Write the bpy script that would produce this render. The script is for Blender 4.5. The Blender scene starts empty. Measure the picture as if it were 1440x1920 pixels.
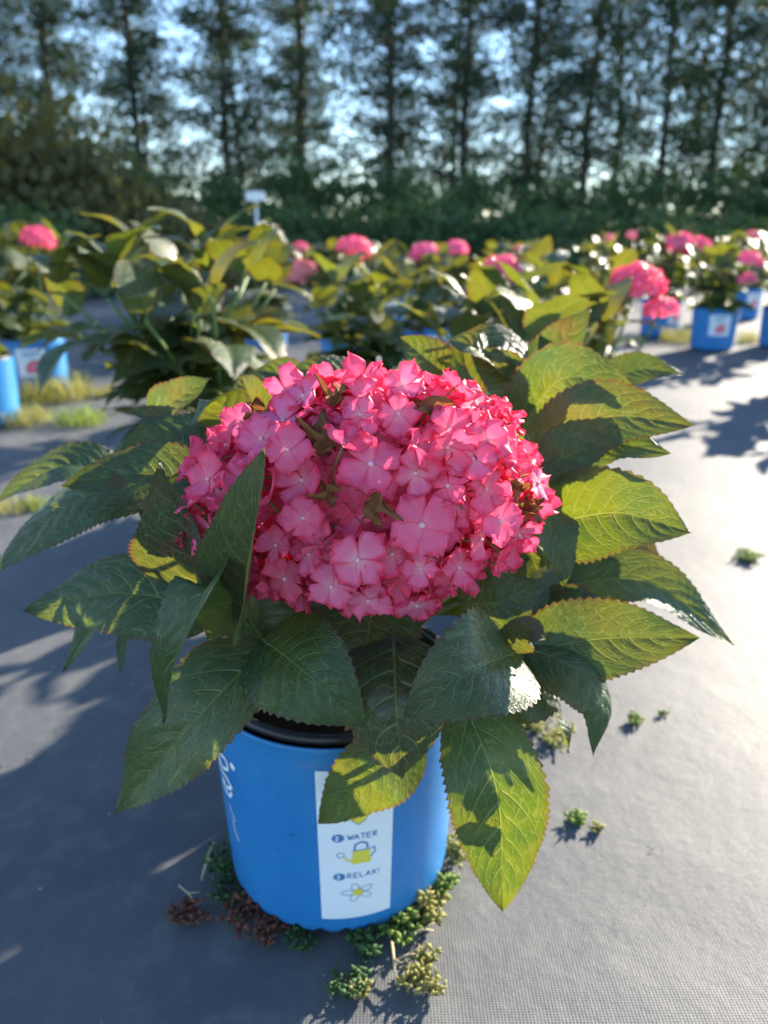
import bpy, math, random
import numpy as np
from mathutils import Vector, Matrix, noise
R = math.radians
rng = random.Random(7)
scene = bpy.context.scene
C = bpy.data.collections.new('place'); scene.collection.children.link(C)

# ------------------------------------------------------------------ camera
CAM_H, PITCH, FPX = 0.66, R(20.2), 1443.0
cam = bpy.data.cameras.new('camera'); cam_o = bpy.data.objects.new('camera', cam); C.objects.link(cam_o)
cam_o.location = (0, 0, CAM_H); cam_o.rotation_euler = (math.pi/2-PITCH, 0, 0)
cam.sensor_fit = 'VERTICAL'; cam.sensor_height = 34.6; cam.lens = 34.6*FPX/1920
cam.clip_start = 0.02; cam.clip_end = 2000
cam.dof.use_dof = True; cam.dof.focus_distance = 0.50; cam.dof.aperture_fstop = 5.3; cam.dof.aperture_blades = 0
scene.camera = cam_o

# ------------------------------------------------------------------ light
SUN_AZ, SUN_EL = R(44), R(21)
world = bpy.data.worlds.new('World'); scene.world = world; world.use_nodes = True
nt = world.node_tree; nt.nodes.clear()
sky = nt.nodes.new('ShaderNodeTexSky'); sky.sky_type = 'NISHITA'; sky.sun_disc = False
sky.sun_elevation = SUN_EL; sky.sun_rotation = SUN_AZ; sky.air_density = 1.0; sky.dust_density = 0.0; sky.ozone_density = 2.6; sky.altitude = 800
bg = nt.nodes.new('ShaderNodeBackground'); bg.inputs[1].default_value = 0.115
wo = nt.nodes.new('ShaderNodeOutputWorld'); nt.links.new(sky.outputs[0], bg.inputs[0]); nt.links.new(bg.outputs[0], wo.inputs[0])
sun = bpy.data.lights.new('sun', 'SUN'); sun.energy = 5.0; sun.angle = R(0.53); sun.color = (1, .89, .72)
sun_o = bpy.data.objects.new('sun', sun); C.objects.link(sun_o)
sdir = Vector((math.sin(SUN_AZ)*math.cos(SUN_EL), math.cos(SUN_AZ)*math.cos(SUN_EL), math.sin(SUN_EL)))
sun_o.rotation_euler = sdir.to_track_quat('Z', 'Y').to_euler(); sun_o.location = sdir*30
vs = scene.view_settings; vs.view_transform = 'Standard'; vs.look = 'None'; vs.gamma = 1; vs.use_curve_mapping = False
vs.exposure = 1.98
scene.cycles.max_bounces = 8; scene.cycles.transparent_max_bounces = 4
scene.cycles.sample_clamp_indirect = 6
try: scene.cycles.use_denoising = True
except Exception: pass

# ------------------------------------------------------------------ helpers
def P(px, py, Y):
    """photo pixel + horizontal distance -> point"""
    x = (px-720)/FPX; d = (py-960)/FPX
    cy = math.cos(PITCH)-d*math.sin(PITCH); cz = -math.sin(PITCH)-d*math.cos(PITCH)
    t = Y/cy
    return Vector((x*t, Y, CAM_H+cz*t))
def G(px, py, z=0.0):
    """photo pixel -> point on the ground"""
    x = (px-720)/FPX; d = (py-960)/FPX
    cy = math.cos(PITCH)-d*math.sin(PITCH); cz = -math.sin(PITCH)-d*math.cos(PITCH)
    t = (z-CAM_H)/cz
    return Vector((x*t, cy*t, z))
def mesh(name, verts, faces, mats, uv=None, uv2=None, smooth=True, midx=None):
    me = bpy.data.meshes.new(name)
    me.from_pydata([tuple(v) for v in verts], [], [tuple(f) for f in faces])
    for m in (mats if isinstance(mats, (list, tuple)) else [mats]): me.materials.append(m)
    if uv is not None or uv2 is not None:
        li = np.empty(len(me.loops), dtype=np.int32); me.loops.foreach_get('vertex_index', li)
        for nm, a in (('UVMap', uv), ('Vein', uv2)):
            if a is None: continue
            l = me.uv_layers.new(name=nm); l.data.foreach_set('uv', np.asarray(a, dtype=np.float32)[li].ravel())
    if midx is not None: me.polygons.foreach_set('material_index', np.asarray(midx, dtype=np.int32))
    if smooth: me.polygons.foreach_set('use_smooth', np.ones(len(me.polygons), dtype=bool))
    me.update()
    return me
def link(name, data, parent=None, mat=None):
    o = bpy.data.objects.new(name, data); C.objects.link(o)
    if parent: o.parent = parent
    if mat is not None: o.matrix_local = mat
    return o
def tag(o, label=None, cat=None, group=None, kind=None):
    if label: o['label'] = label
    if cat: o['category'] = cat
    if group: o['group'] = group
    if kind: o['kind'] = kind
    return o
def empty(name, loc, rz=0):
    o = link(name, None); o.location = loc; o.rotation_euler = (0, 0, rz); o.empty_display_size = .05
    return o
class MB:
    def __init__(s): s.v, s.f, s.uv, s.m = [], [], [], []
    def add(s, v, f, uv=None, m=0):
        k = len(s.v); s.v += [tuple(a) for a in v]; s.f += [tuple(i+k for i in a) for a in f]
        s.uv += [tuple(a) for a in uv] if uv is not None else [(0.0, .5)]*len(v); s.m += [m]*len(f)
    def tube(s, pts, rad, n=8, m=0, caps=True, uvc=None):
        pts = [Vector(p) for p in pts]; N = len(pts)
        rad = rad if isinstance(rad, (list, tuple)) else [rad]*N
        v, f, up = [], [], Vector((.31, .2, .93))
        for i, p in enumerate(pts):
            t = (pts[min(i+1, N-1)]-pts[max(i-1, 0)]).normalized()
            a = t.cross(up)
            if a.length < .05: a = t.cross(Vector((1, 0, 0)))
            a.normalize(); b = t.cross(a)
            for k in range(n):
                w = 2*math.pi*k/n; v.append(p+(a*math.cos(w)+b*math.sin(w))*rad[i])
        for i in range(N-1):
            for k in range(n):
                k2 = (k+1) % n; f.append((i*n+k, i*n+k2, (i+1)*n+k2, (i+1)*n+k))
        if caps: f.append(tuple(range(n-1, -1, -1))); f.append(tuple(range((N-1)*n, N*n)))
        s.add(v, f, [uvc]*len(v) if uvc else None, m)
    def lathe(s, prof, n=64, m=0, c=(0, 0, 0), wob=None):
        v, f = [], []
        for j, (r, z) in enumerate(prof):
            for k in range(n):
                w = 2*math.pi*k/n; v.append((c[0]+r*math.cos(w), c[1]+r*math.sin(w), c[2]+z+(wob(j, w) if wob else 0)))
        for j in range(len(prof)-1):
            for k in range(n):
                k2 = (k+1) % n; f.append((j*n+k, j*n+k2, (j+1)*n+k2, (j+1)*n+k))
        s.add(v, f, None, m)
    def build(s, name, mats, parent=None, smooth=True, uv=False):
        return link(name, mesh(name, s.v, s.f, mats, s.uv if uv else None, None, smooth, s.m), parent)
def spline(pts, n):
    """Catmull-Rom through pts, n samples evenly along the arc"""
    p = np.array([tuple(q) for q in pts], dtype=float)
    p = np.vstack([2*p[0]-p[1], p, 2*p[-1]-p[-2]]); out = []
    for i in range(1, len(p)-2):
        for t in np.linspace(0, 1, 40, endpoint=False):
            a, b, c, d = p[i-1], p[i], p[i+1], p[i+2]
            out.append(.5*((2*b)+(c-a)*t+(2*a-5*b+4*c-d)*t*t+(3*b-a-3*c+d)*t**3))
    out.append(p[-2]); out = np.array(out)
    L = np.r_[0, np.cumsum(np.linalg.norm(np.diff(out, axis=0), axis=1))]
    s = np.linspace(0, L[-1], n)
    return np.stack([np.interp(s, L, out[:, k]) for k in range(3)], 1), L[-1]

# ------------------------------------------------------------------ materials
class NT:
    def __init__(s, name):
        s.m = bpy.data.materials.new(name); s.m.use_nodes = True; s.t = s.m.node_tree; s.t.nodes.clear()
        s.out = s.n('OutputMaterial')
    def n(s, typ, **kw):
        o = s.t.nodes.new('ShaderNode'+typ)
        for k, v in kw.items(): setattr(o, k, v)
        return o
    def put(s, sock, v):
        if hasattr(v, 'is_output'): s.t.links.new(v, sock)
        elif isinstance(v, (tuple, list)) and len(v) == 3 and sock.type == 'RGBA': sock.default_value = (*v, 1)
        else: sock.default_value = v
    def math(s, op, a, b=None, c=None, clamp=False):
        o = s.n('Math', operation=op); o.use_clamp = clamp
        for k, v in enumerate((a, b, c)):
            if v is not None: s.put(o.inputs[k], v)
        return o.outputs[0]
    def mix(s, f, a, b, mode='MIX'):
        o = s.n('MixRGB', blend_type=mode); s.put(o.inputs[0], f); s.put(o.inputs[1], a); s.put(o.inputs[2], b); return o.outputs[0]
    def ss(s, v, a, b):
        o = s.n('MapRange', interpolation_type='SMOOTHSTEP'); s.put(o.inputs[0], v); s.put(o.inputs[1], a); s.put(o.inputs[2], b); return o.outputs[0]
    def noise(s, vec, scale, detail=3, rough=.5):
        o = s.n('TexNoise'); s.put(o.inputs['Scale'], scale); s.put(o.inputs['Detail'], detail); s.put(o.inputs['Roughness'], rough)
        if vec is not None: s.put(o.inputs['Vector'], vec)
        return o.outputs[0]
    def bump(s, h, strength, dist):
        o = s.n('Bump'); s.put(o.inputs['Strength'], strength); s.put(o.inputs['Distance'], dist); s.put(o.inputs['Height'], h); return o.outputs[0]
    def obj(s): return s.n('TexCoord').outputs['Object']
    def bsdf(s, col, rough=.5, spec=.5, normal=None, **kw):
        b = s.n('BsdfPrincipled'); s.put(b.inputs['Base Color'], col); s.put(b.inputs['Roughness'], rough); s.put(b.inputs['Specular IOR Level'], spec)
        if normal is not None: s.put(b.inputs['Normal'], normal)
        for k, v in kw.items(): s.put(b.inputs[k], v)
        return b.outputs[0]
    def surf(s, sh): s.t.links.new(sh, s.out.inputs['Surface']); return s.m
    def trans(s, col, normal=None):
        b = s.n('BsdfTranslucent'); s.put(b.inputs[0], col)
        if normal is not None: s.put(b.inputs[1], normal)
        return b.outputs[0]
    def mixsh(s, f, a, b):
        o = s.n('MixShader'); s.put(o.inputs[0], f); s.t.links.new(a, o.inputs[1]); s.t.links.new(b, o.inputs[2]); return o.outputs[0]
    def attr(s, name):
        o = s.n('Attribute', attribute_type='OBJECT', attribute_name=name); return o.outputs['Fac']

def simple(name, col, rough=.5, spec=.5, var=.25, scale=30, bump=0, bscale=200):
    t = NT(name); v = t.obj()
    nz = t.noise(v, scale, 4)
    c = t.mix(nz, tuple(a*(1-var) for a in col), tuple(min(1, a*(1+var)) for a in col))
    nm = t.bump(t.noise(v, bscale, 3), bump, .001) if bump else None
    return t.surf(t.bsdf(c, rough, spec, nm))

def leaf_material():
    t = NT('hydrangea_leaf')
    uv = t.n('UVMap', uv_map='UVMap').outputs[0]; ve = t.n('UVMap', uv_map='Vein').outputs[0]
    s1 = t.n('SeparateXYZ'); t.put(s1.inputs[0], uv); u, v = s1.outputs[0], s1.outputs[1]
    s2 = t.n('SeparateXYZ'); t.put(s2.inputs[0], ve); ph, av = s2.outputs[0], s2.outputs[1]
    info = t.n('ObjectInfo').outputs['Random']
    red, pur = t.attr('red'), t.attr('purple')
    # veins
    mw = t.math('MULTIPLY_ADD', u, -.028, .042)
    mid = t.math('SUBTRACT', 1, t.ss(av, 0, mw))
    fr = t.math('ABSOLUTE', t.math('SUBTRACT', t.math('FRACT', ph), .5))
    dl = t.math('SUBTRACT', .5, fr)
    lat = t.math('SUBTRACT', 1, t.ss(dl, 0, t.math('MULTIPLY_ADD', av, -.05, .095)))
    cx = t.n('CombineXYZ'); t.put(cx.inputs[0], t.math('MULTIPLY', ph, 1.7)); t.put(cx.inputs[1], t.math('MULTIPLY', v, 10)); t.put(cx.inputs[2], t.math('MULTIPLY', info, 40))
    wrp = t.n('TexNoise'); t.put(wrp.inputs['Vector'], cx.outputs[0]); t.put(wrp.inputs['Scale'], .9); t.put(wrp.inputs['Detail'], 2)
    wv = t.n('VectorMath', operation='MULTIPLY_ADD'); t.put(wv.inputs[0], wrp.outputs['Color']); wv.inputs[1].default_value = (.9, .9, 0); t.put(wv.inputs[2], cx.outputs[0])
    vo = t.n('TexVoronoi', feature='DISTANCE_TO_EDGE'); t.put(vo.inputs['Vector'], wv.outputs[0]); vo.inputs['Scale'].default_value = 1.0
    net = t.math('SUBTRACT', 1, t.ss(vo.outputs['Distance'], 0, .10))
    vo2 = t.n('TexVoronoi', feature='DISTANCE_TO_EDGE'); t.put(vo2.inputs['Vector'], wv.outputs[0]); vo2.inputs['Scale'].default_value = 3.2
    net2 = t.math('SUBTRACT', 1, t.ss(vo2.outputs['Distance'], 0, .14))
    vein = t.math('MAXIMUM', mid, t.math('MULTIPLY', lat, .95))
    vein = t.math('MAXIMUM', vein, t.math('MULTIPLY', net, .36))
    fine = t.math('MAXIMUM', vein, t.math('MULTIPLY', net2, .10))
    ob = t.obj()
    big = t.noise(ob, 28, 3); sm = t.noise(ob, 160, 4)
    base = t.mix(t.ss(big, .3, .7), (.019, .054, .022), (.036, .086, .020))
    base = t.mix(t.math('MULTIPLY', info, .5), base, (.030, .078, .042))
    base = t.mix(t.math('MULTIPLY', t.math('MULTIPLY', pur, t.ss(big, .25, .65)), .9), base, (.040, .022, .034))
    base = t.mix(t.math('MULTIPLY', t.math('MULTIPLY', red, t.ss(big, .3, .7)), .6), base, (.11, .05, .016))
    base = t.mix(t.math('MULTIPLY', t.ss(sm, .55, .8), .25), base, (.07, .12, .03))
    base = t.mix(t.math('MULTIPLY', fine, .62), base, (.17, .25, .085))
    marg = t.math('MULTIPLY', t.ss(av, .90, 1.0), t.math('MULTIPLY_ADD', red, .7, .5))
    base = t.mix(t.math('MULTIPLY', marg, .8), base, (.10, .035, .03))
    # brown blotches of wear
    blot = t.ss(t.noise(ob, 17, 3, .6), .66, .74)
    base = t.mix(t.math('MULTIPLY', blot, .7), base, (.09, .06, .02))
    geo = t.n('NewGeometry').outputs['Backfacing']
    under = t.mix(t.math('MULTIPLY', fine, .5), (.075, .12, .052), (.17, .22, .11))
    under = t.mix(t.math('MULTIPLY', pur, .5), under, (.085, .065, .055))
    under = t.mix(t.math('MULTIPLY', marg, .7), under, (.12, .05, .04))
    col = t.mix(geo, base, under)
    tr = t.mix(t.ss(big, .25, .7), (.17, .30, .004), (.33, .41, .006))
    tr = t.mix(t.math('MULTIPLY', red, t.ss(big, .35, .75)), tr, (.50, .22, .012))
    tr = t.mix(t.math('MULTIPLY', pur, .65), tr, (.14, .12, .02))
    tr = t.mix(t.math('MULTIPLY', fine, .60), tr, (.70, .68, .13))
    tr = t.mix(t.math('MULTIPLY', marg, .85), tr, (.45, .08, .02))
    tr = t.mix(t.math('MULTIPLY', blot, .6), tr, (.15, .08, .01))
    h = t.math('SUBTRACT', 1, t.math('POWER', fine, .8))
    h = t.math('ADD', h, t.math('MULTIPLY', sm, .35))
    nb = t.bump(h, .75, .0014)
    rough = t.math('MULTIPLY_ADD', sm, .25, t.math('MULTIPLY_ADD', geo, .2, .24))
    b = t.bsdf(col, rough, .36, nb, **{'Coat Weight': .15, 'Coat Roughness': .2})
    return t.surf(t.mixsh(.21, b, t.trans(tr, nb)))
LEAF = leaf_material()

def petal_material(name='petal', pale=0):
    t = NT(name)
    s1 = t.n('SeparateXYZ'); t.put(s1.inputs[0], t.n('UVMap', uv_map='UVMap').outputs[0]); s, w = s1.outputs[0], s1.outputs[1]
    info = t.n('ObjectInfo').outputs['Random']; pl = t.attr('pale'); mg = t.attr('magenta')
    ob = t.obj(); nz = t.noise(ob, 220, 4); bn = t.noise(ob, 60, 3)
    edge = t.math('MAXIMUM', s, t.math('MULTIPLY', t.math('ABSOLUTE', t.math('SUBTRACT', w, .5)), 1.9))
    edge = t.math('MULTIPLY_ADD', t.math('SUBTRACT', bn, .5), .25, edge)
    c = t.mix(t.ss(s, 0, .45), (.90, .46, .52), (.89, .20, .37))
    c = t.mix(t.math('MULTIPLY', t.ss(edge, .58, .95), .97), c, (.86, .035, .115))
    c = t.mix(t.math('MULTIPLY', t.ss(info, .2, .95), .55), c, (.90, .075, .17))
    c = t.mix(t.math('MULTIPLY', mg, .75), c, (.86, .20, .42))
    # radial veins
    ang = t.n('CombineXYZ'); t.put(ang.inputs[0], t.math('MULTIPLY', w, 22)); t.put(ang.inputs[1], t.math('MULTIPLY', s, 2.5)); t.put(ang.inputs[2], t.math('MULTIPLY', info, 30))
    rv = t.noise(ang.outputs[0], 1.0, 3)
    c = t.mix(t.math('MULTIPLY', t.ss(rv, .5, .72), .38), c, (.86, .36, .50))
    c = t.mix(pl, c, (.62, .38, .36))
    nb = t.bump(t.math('ADD', rv, t.math('MULTIPLY', nz, .4)), .35, .0007)
    tr = t.mix(.5, c, (.85, .05, .13))
    b = t.bsdf(c, .55, .30, nb)
    return t.surf(t.mixsh(.38, b, t.trans(tr, nb)))
PETAL = petal_material()
def two_sided(name, col, tcol, f=.35, rough=.6, spec=.3, var=.35, scale=40, rnd=.3):
    t = NT(name); ob = t.obj(); nz = t.noise(ob, scale, 4); info = t.n('ObjectInfo').outputs['Random']
    c = t.mix(nz, tuple(a*(1-var) for a in col), tuple(a*(1+var) for a in col))
    c = t.mix(t.math('MULTIPLY', info, rnd), c, tuple(a*.6 for a in col))
    return t.surf(t.mixsh(f, t.bsdf(c, rough, spec), t.trans(tcol)))
WITHER = two_sided('withered_petal', (.25, .12, .05), (.30, .12, .03), .25, .8, .2, .6, 90)
BEAD = simple('floret_bead', (.78, .42, .50), .5, .4, .2)
STEM = simple('green_stem', (.10, .17, .045), .45, .4, .35, 40, .3)
BARKSTEM = simple('woody_stem', (.13, .085, .05), .8, .2, .4, 60, .5)
BLUE = None
def blue_material():
    t = NT('blue_pot_plastic'); ob = t.obj()
    nz = t.noise(ob, 9, 4); fine = t.noise(ob, 500, 2)
    c = t.mix(t.ss(nz, .3, .7), (.017, .165, .42), (.024, .195, .47))
    sep = t.n('SeparateXYZ'); t.put(sep.inputs[0], ob)
    # dust and splashed dirt close to the foot
    d = t.math('MULTIPLY', t.ss(t.noise(ob, 45, 5, .65), .56, .74), .30)
    c = t.mix(d, c, (.16, .22, .30))
    sc = t.ss(t.noise(ob, 130, 2), .72, .76)
    c = t.mix(t.math('MULTIPLY', sc, .6), c, (.02, .06, .14))
    return t.surf(t.bsdf(c, t.math('MULTIPLY_ADD', nz, .2, .26), .5, t.bump(fine, .08, .0004)))
BLUE = blue_material()
BLACK = simple('black_pot_rim', (.012, .012, .014), .42, .5, .4, 60, .2)
SOIL = simple('potting_soil', (.035, .024, .016), .95, .1, .6, 120, 1, 300)
WHITE = simple('label_white', (.74, .77, .80), .45, .4, .06, 20)
INK = simple('label_blue_ink', (.07, .20, .42), .5, .3, .2)
INKPALE = simple('label_pale_line', (.36, .44, .52), .5, .3, .1)
YELLOW = simple('label_yellow', (.72, .60, .07), .5, .3, .1)
PINKINK = simple('label_pink', (.72, .08, .16), .5, .3, .2)
SIGNW = simple('sign_white', (.75, .77, .78), .5, .3, .1)

# ------------------------------------------------------------------ ground
def fabric_material():
    t = NT('woven_weed_fabric'); ob = t.obj()
    def wave(axis, period):
        o = t.n('TexWave', wave_type='BANDS', bands_direction=axis, wave_profile='SIN')
        t.put(o.inputs['Vector'], ob); o.inputs['Scale'].default_value = 2*math.pi/period/20; o.inputs['Distortion'].default_value = 0
        return o.outputs['Fac']
    wx, wy = wave('X', .0032), wave('Y', .0026)
    weave = t.math('MAXIMUM', t.math('MULTIPLY', wx, .8), wy)
    big = t.noise(ob, 2.2, 5, .6); mid = t.noise(ob, 23, 5, .65); fn = t.noise(ob, 300, 2)
    c = t.mix(t.ss(big, .3, .7), (.066, .072, .082), (.118, .121, .124))
    c = t.mix(t.math('MULTIPLY', t.ss(mid, .45, .75), .45), c, (.20, .195, .18))
    c = t.mix(t.math('MULTIPLY', t.math('SUBTRACT', 1, weave), .5), c, (.05, .054, .06))
    speck = t.ss(t.noise(ob, 900, 1), .74, .78)
    c = t.mix(t.math('MULTIPLY', speck, .6), c, (.34, .34, .32))
    h = t.math('ADD', weave, t.math('MULTIPLY', fn, .3))
    n1 = t.bump(mid, .3, .006)
    bp = t.n('Bump'); bp.inputs['Strength'].default_value = .5; bp.inputs['Distance'].default_value = .0008
    t.put(bp.inputs['Height'], h); t.put(bp.inputs['Normal'], n1)
    return t.surf(t.bsdf(c, t.math('MULTIPLY_ADD', mid, .2, .50), .42, bp.outputs[0]))
FABRIC = fabric_material()
def earth_material():
    t = NT('dry_earth_and_grass'); ob = t.obj()
    a = t.noise(ob, .5, 5); b = t.noise(ob, 9, 5)
    c = t.mix(t.ss(a, .35, .65), (.045, .065, .022), (.11, .085, .05)); c = t.mix(t.math('MULTIPLY', b, .5), c, (.05, .07, .02))
    return t.surf(t.bsdf(c, .95, .1, t.bump(b, .6, .05)))
s = 700
tag(link('ground', mesh('ground', [(-s, -s, -.03), (s, -s, -.03), (s, s, -.03), (-s, s, -.03)], [(0, 1, 2, 3)], earth_material(), smooth=False)), kind='structure')
xs = np.r_[np.arange(-7, -1.2, .12), np.arange(-1.2, 2.4, .03), np.arange(2.4, 8, .12)]
ys = np.r_[np.arange(-1.5, .2, .12), np.arange(.2, 3.4, .03), np.arange(3.4, 9.5, .12)]
fv = []
for y in ys:
    for x in xs:
        h = noise.noise(Vector((x*1.6+3, y*3.2, .3)))*.0045+noise.noise(Vector((x*6+y*3, y*9, 1.3)))*.0014
        fv.append((x, y, -.0065+h))
nx = len(xs)
ff = [(j*nx+i, j*nx+i+1, (j+1)*nx+i+1, (j+1)*nx+i) for j in range(len(ys)-1) for i in range(nx-1)]
tag(link('ground_fabric', mesh('ground_fabric', fv, ff, FABRIC)), kind='structure')

# ------------------------------------------------------------------ leaf
def leaf_mesh(pts, hw, n0, n1=None, fold=.2, curl=0, wave=.002, K=8, quilt=.0015, teeth=20, nu=84, nv=9, seed=0, stalk=None, asym=0, twist=0):
    r = random.Random(seed); n1 = n1 or n0
    c, L = spline(pts, nu+1)
    T = np.gradient(c, axis=0); T /= np.linalg.norm(T, axis=1)[:, None]
    u = np.linspace(0, 1, nu+1)
    hint = np.outer(1-u, Vector(n0).normalized())+np.outer(u, Vector(n1).normalized())
    N = hint-(hint*T).sum(1)[:, None]*T; N /= np.linalg.norm(N, axis=1)[:, None]
    B = np.cross(T, N)
    if twist:
        a = (twist*u)[:, None]; B, N = B*np.cos(a)+N*np.sin(a), N*np.cos(a)-B*np.sin(a)
    a_, b_ = .52, 1.0
    sh = np.power(np.maximum(u, 0), a_)*np.power(np.maximum(1-u, 0), b_); sh /= sh.max()
    saw = (u*teeth) % 1.0
    tooth = 1+.095*(saw-.45)*np.clip((u-.06)*8, 0, 1)
    f1, p1, p2 = r.uniform(1.2, 2.4), r.uniform(0, 6.28), r.uniform(0, 6.28)
    vs_ = np.linspace(-1, 1, 2*nv+1)
    verts = np.zeros((nu+1, 2*nv+1, 3)); uv = np.zeros((nu+1, 2*nv+1, 2)); uv2 = np.zeros_like(uv)
    for j, v in enumerate(vs_):
        av = abs(v); sg = 1 if v >= 0 else -1
        W = hw*sh*(1+asym*sg)*(1+(tooth-1)*av**6)
        # integrate the section angle from midrib to edge
        m = 8; x = np.zeros(nu+1); z = np.zeros(nu+1)
        for q in range(m):
            ang = fold+curl*av*(q+.5)/m
            x += math.cos(ang)/m; z += math.sin(ang)/m
        ph = K*(u-.10*av-.20*av*av)+(.5 if sg > 0 else 0)*.9
        puff = np.power(np.abs(np.sin(np.pi*ph)), .7)-.55
        puff *= quilt*min(1, av*6)*(1-.7*av**4)*np.clip(sh*1.6, 0, 1)
        wv = wave*av*av*np.sin(2*np.pi*f1*u+(p1 if sg > 0 else p2))
        verts[:, j] = c+B*(W*av*x*sg)[:, None]+N*(W*av*z+puff+wv-(.02*hw if j == nv else 0))[:, None]
        uv[:, j, 0] = u; uv[:, j, 1] = v*.5+.5
        uv2[:, j, 0] = ph+20; uv2[:, j, 1] = av
    # the vein phase is cut at the midrib, where both halves meet
    w = 2*nv+1
    V = verts.reshape(-1, 3).tolist(); U = uv.reshape(-1, 2).tolist(); U2 = uv2.reshape(-1, 2).tolist()
    F = [(i*w+j, i*w+j+1, (i+1)*w+j+1, (i+1)*w+j) for i in range(nu) for j in range(2*nv)]
    # fleshy midrib below the blade, going on as the stalk
    st_ = max(1, nu//14); rp = [Vector(q) for q in (c[:st_*3:st_]-N[:st_*3:st_]*.0008)]
    rr = [.0020*(hw/.04)*(1-k*.33) for k in range(3)]
    if stalk is not None:
        s0 = Vector(stalk); b0 = Vector(c[0]); t0 = Vector(T[0])
        midp = (s0+b0)/2-t0*.15*(s0-b0).length*0+Vector((0, 0, .004))
        rp = [s0, midp]+rp; rr = [.0030, .0024]+rr
    mb = MB(); mb.tube(rp, rr, 6, 0, True)
    k = len(V); V += [list(q) for q in mb.v]; F += [tuple(i+k for i in q) for q in mb.f]; U += [[.3, .5]]*len(mb.v); U2 += [[20.25, 0]]*len(mb.v)
    return V, F, U, U2

# ------------------------------------------------------------------ main pot
POT = Vector((-.05, .692, 0)); PH, RT, RB = .230, .130, .1195
def pot_r(z): return RB+(RT-RB)*z/PH
def build_pot(name, loc, n=96, detail=True):
    root = empty(name, loc)
    mb = MB()
    prof = [(RB-.012, .006), (RB-.004, .002), (RB, .006)]+[(pot_r(z), z) for z in np.linspace(.012, PH-.003, 12)]+[(RT+.0008, PH), (RT-.0015, PH+.001), (RT-.004, PH-.003), (pot_r(.12)-.004, .12)]
    def wob(j, w):
        return (.0045*max(0, math.cos(w*30)) if j in (1, 2) else 0)
    mb.lathe(prof, n*2 if detail else 40, 0, wob=wob if detail else None)
    mb.build('sleeve', BLUE, root)
    mb = MB(); rr = .0052
    lip = [(RT-.0095+rr*math.cos(a), PH+.0045+rr*math.sin(a)) for a in np.linspace(-2.2, 3.4, 13)]+[(RT-.018, PH-.03)]
    mb.lathe(lip, n if detail else 40); mb.build('rim', BLACK, root)
    mb = MB(); ns = 40; prof = [(RT-.016, PH-.032), (.085, PH-.026), (.045, PH-.022), (.001, PH-.02)]
    mb.lathe(prof, ns, 0, wob=lambda j, w: .004*math.sin(w*7+j*2)+.003*math.sin(w*13+j)); mb.build('soil', SOIL, root)
    return root
pot = build_pot('flower_pot', POT)
tag(pot, 'blue plastic pot with black rim and care strip, under the pink-headed hydrangea', 'pot', 'blue nursery pots')
# printed care strip and lettering wrapped round the sleeve (angle 0 faces -Y, positive to the right)
def wrap(a, z, off):
    r = pot_r(z)+off; return Vector((r*math.sin(a), -r*math.cos(a), z))
def patch(name, a0, a1, z0, z1, off, mat, parent, na=24, nz=12):
    mb = MB(); v = []; f = []
    for k in range(nz+1):
        for i in range(na+1): v.append(wrap(a0+(a1-a0)*i/na, z0+(z1-z0)*k/nz, off))
    for k in range(nz):
        for i in range(na): f.append((k*(na+1)+i, k*(na+1)+i+1, (k+1)*(na+1)+i+1, (k+1)*(na+1)+i))
    mb.add(v, f); return mb.build(name, mat, parent)
def stroke(mb, pts, wd, off, a0, z0, closed=False, m=0):
    """a flat pen stroke; pts in metres on the unrolled sleeve"""
    p = np.array(pts, dtype=float)
    if closed: p = np.vstack([p, p[:1]])
    n = max(8, int(np.linalg.norm(np.diff(p, axis=0), axis=1).sum()/.0008))
    L = np.r_[0, np.cumsum(np.linalg.norm(np.diff(p, axis=0), axis=1))]; s_ = np.linspace(0, L[-1], n)
    q = np.stack([np.interp(s_, L, p[:, 0]), np.interp(s_, L, p[:, 1])], 1)
    t_ = np.gradient(q, axis=0); t_ /= np.linalg.norm(t_, axis=1)[:, None]+1e-9
    nn = np.stack([-t_[:, 1], t_[:, 0]], 1); v, f = [], []
    for i in range(n):
        for sg in (-1, 1):
            c = q[i]+nn[i]*sg*wd/2; v.append(wrap(a0+c[0]/pot_r(z0+c[1]), z0+c[1], off))
    for i in range(n-1): f.append((i*2, i*2+1, i*2+3, i*2+2))
    mb.add(v, f, None, m)
def blob(mb, cx, cz, poly, off, a0, z0):
    v = [wrap(a0+cx/pot_r(z0+cz), z0+cz, off)]+[wrap(a0+(cx+x)/pot_r(z0+cz+z), z0+cz+z, off) for x, z in poly]; n = len(poly)
    mb.add(v, [(0, 1+i, 1+(i+1) % n) for i in range(n)])
def circ(rx, rz=None, n=24, cx=0, cz=0): return [(cx+rx*math.cos(2*math.pi*i/n), cz+(rz or rx)*math.sin(2*math.pi*i/n)) for i in range(n)]
GLY = {'W': [[(0, 1), (.25, 0), (.5, .7), (.75, 0), (1, 1)]], 'A': [[(0, 0), (.45, 1), (.9, 0)], [(.2, .38), (.72, .38)]], 'T': [[(0, 1), (.9, 1)], [(.45, 1), (.45, 0)]],
       'E': [[(.75, 1), (0, 1), (0, 0), (.75, 0)], [(0, .52), (.6, .52)]], 'R': [[(0, 0), (0, 1), (.6, .95), (.65, .6), (.05, .5), (.75, 0)]], 'L': [[(0, 1), (0, 0), (.7, 0)]],
       'X': [[(0, 1), (.8, 0)], [(.8, 1), (0, 0)]], '!': [[(.2, 1), (.2, .35)], [(.2, .1), (.2, 0)]], '2': [[(0, .8), (.3, 1), (.65, .8), (.5, .5), (0, 0), (.75, 0)]],
       '3': [[(0, .9), (.4, 1), (.65, .8), (.3, .55), (.68, .3), (.4, 0), (0, .1)]]}
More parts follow.
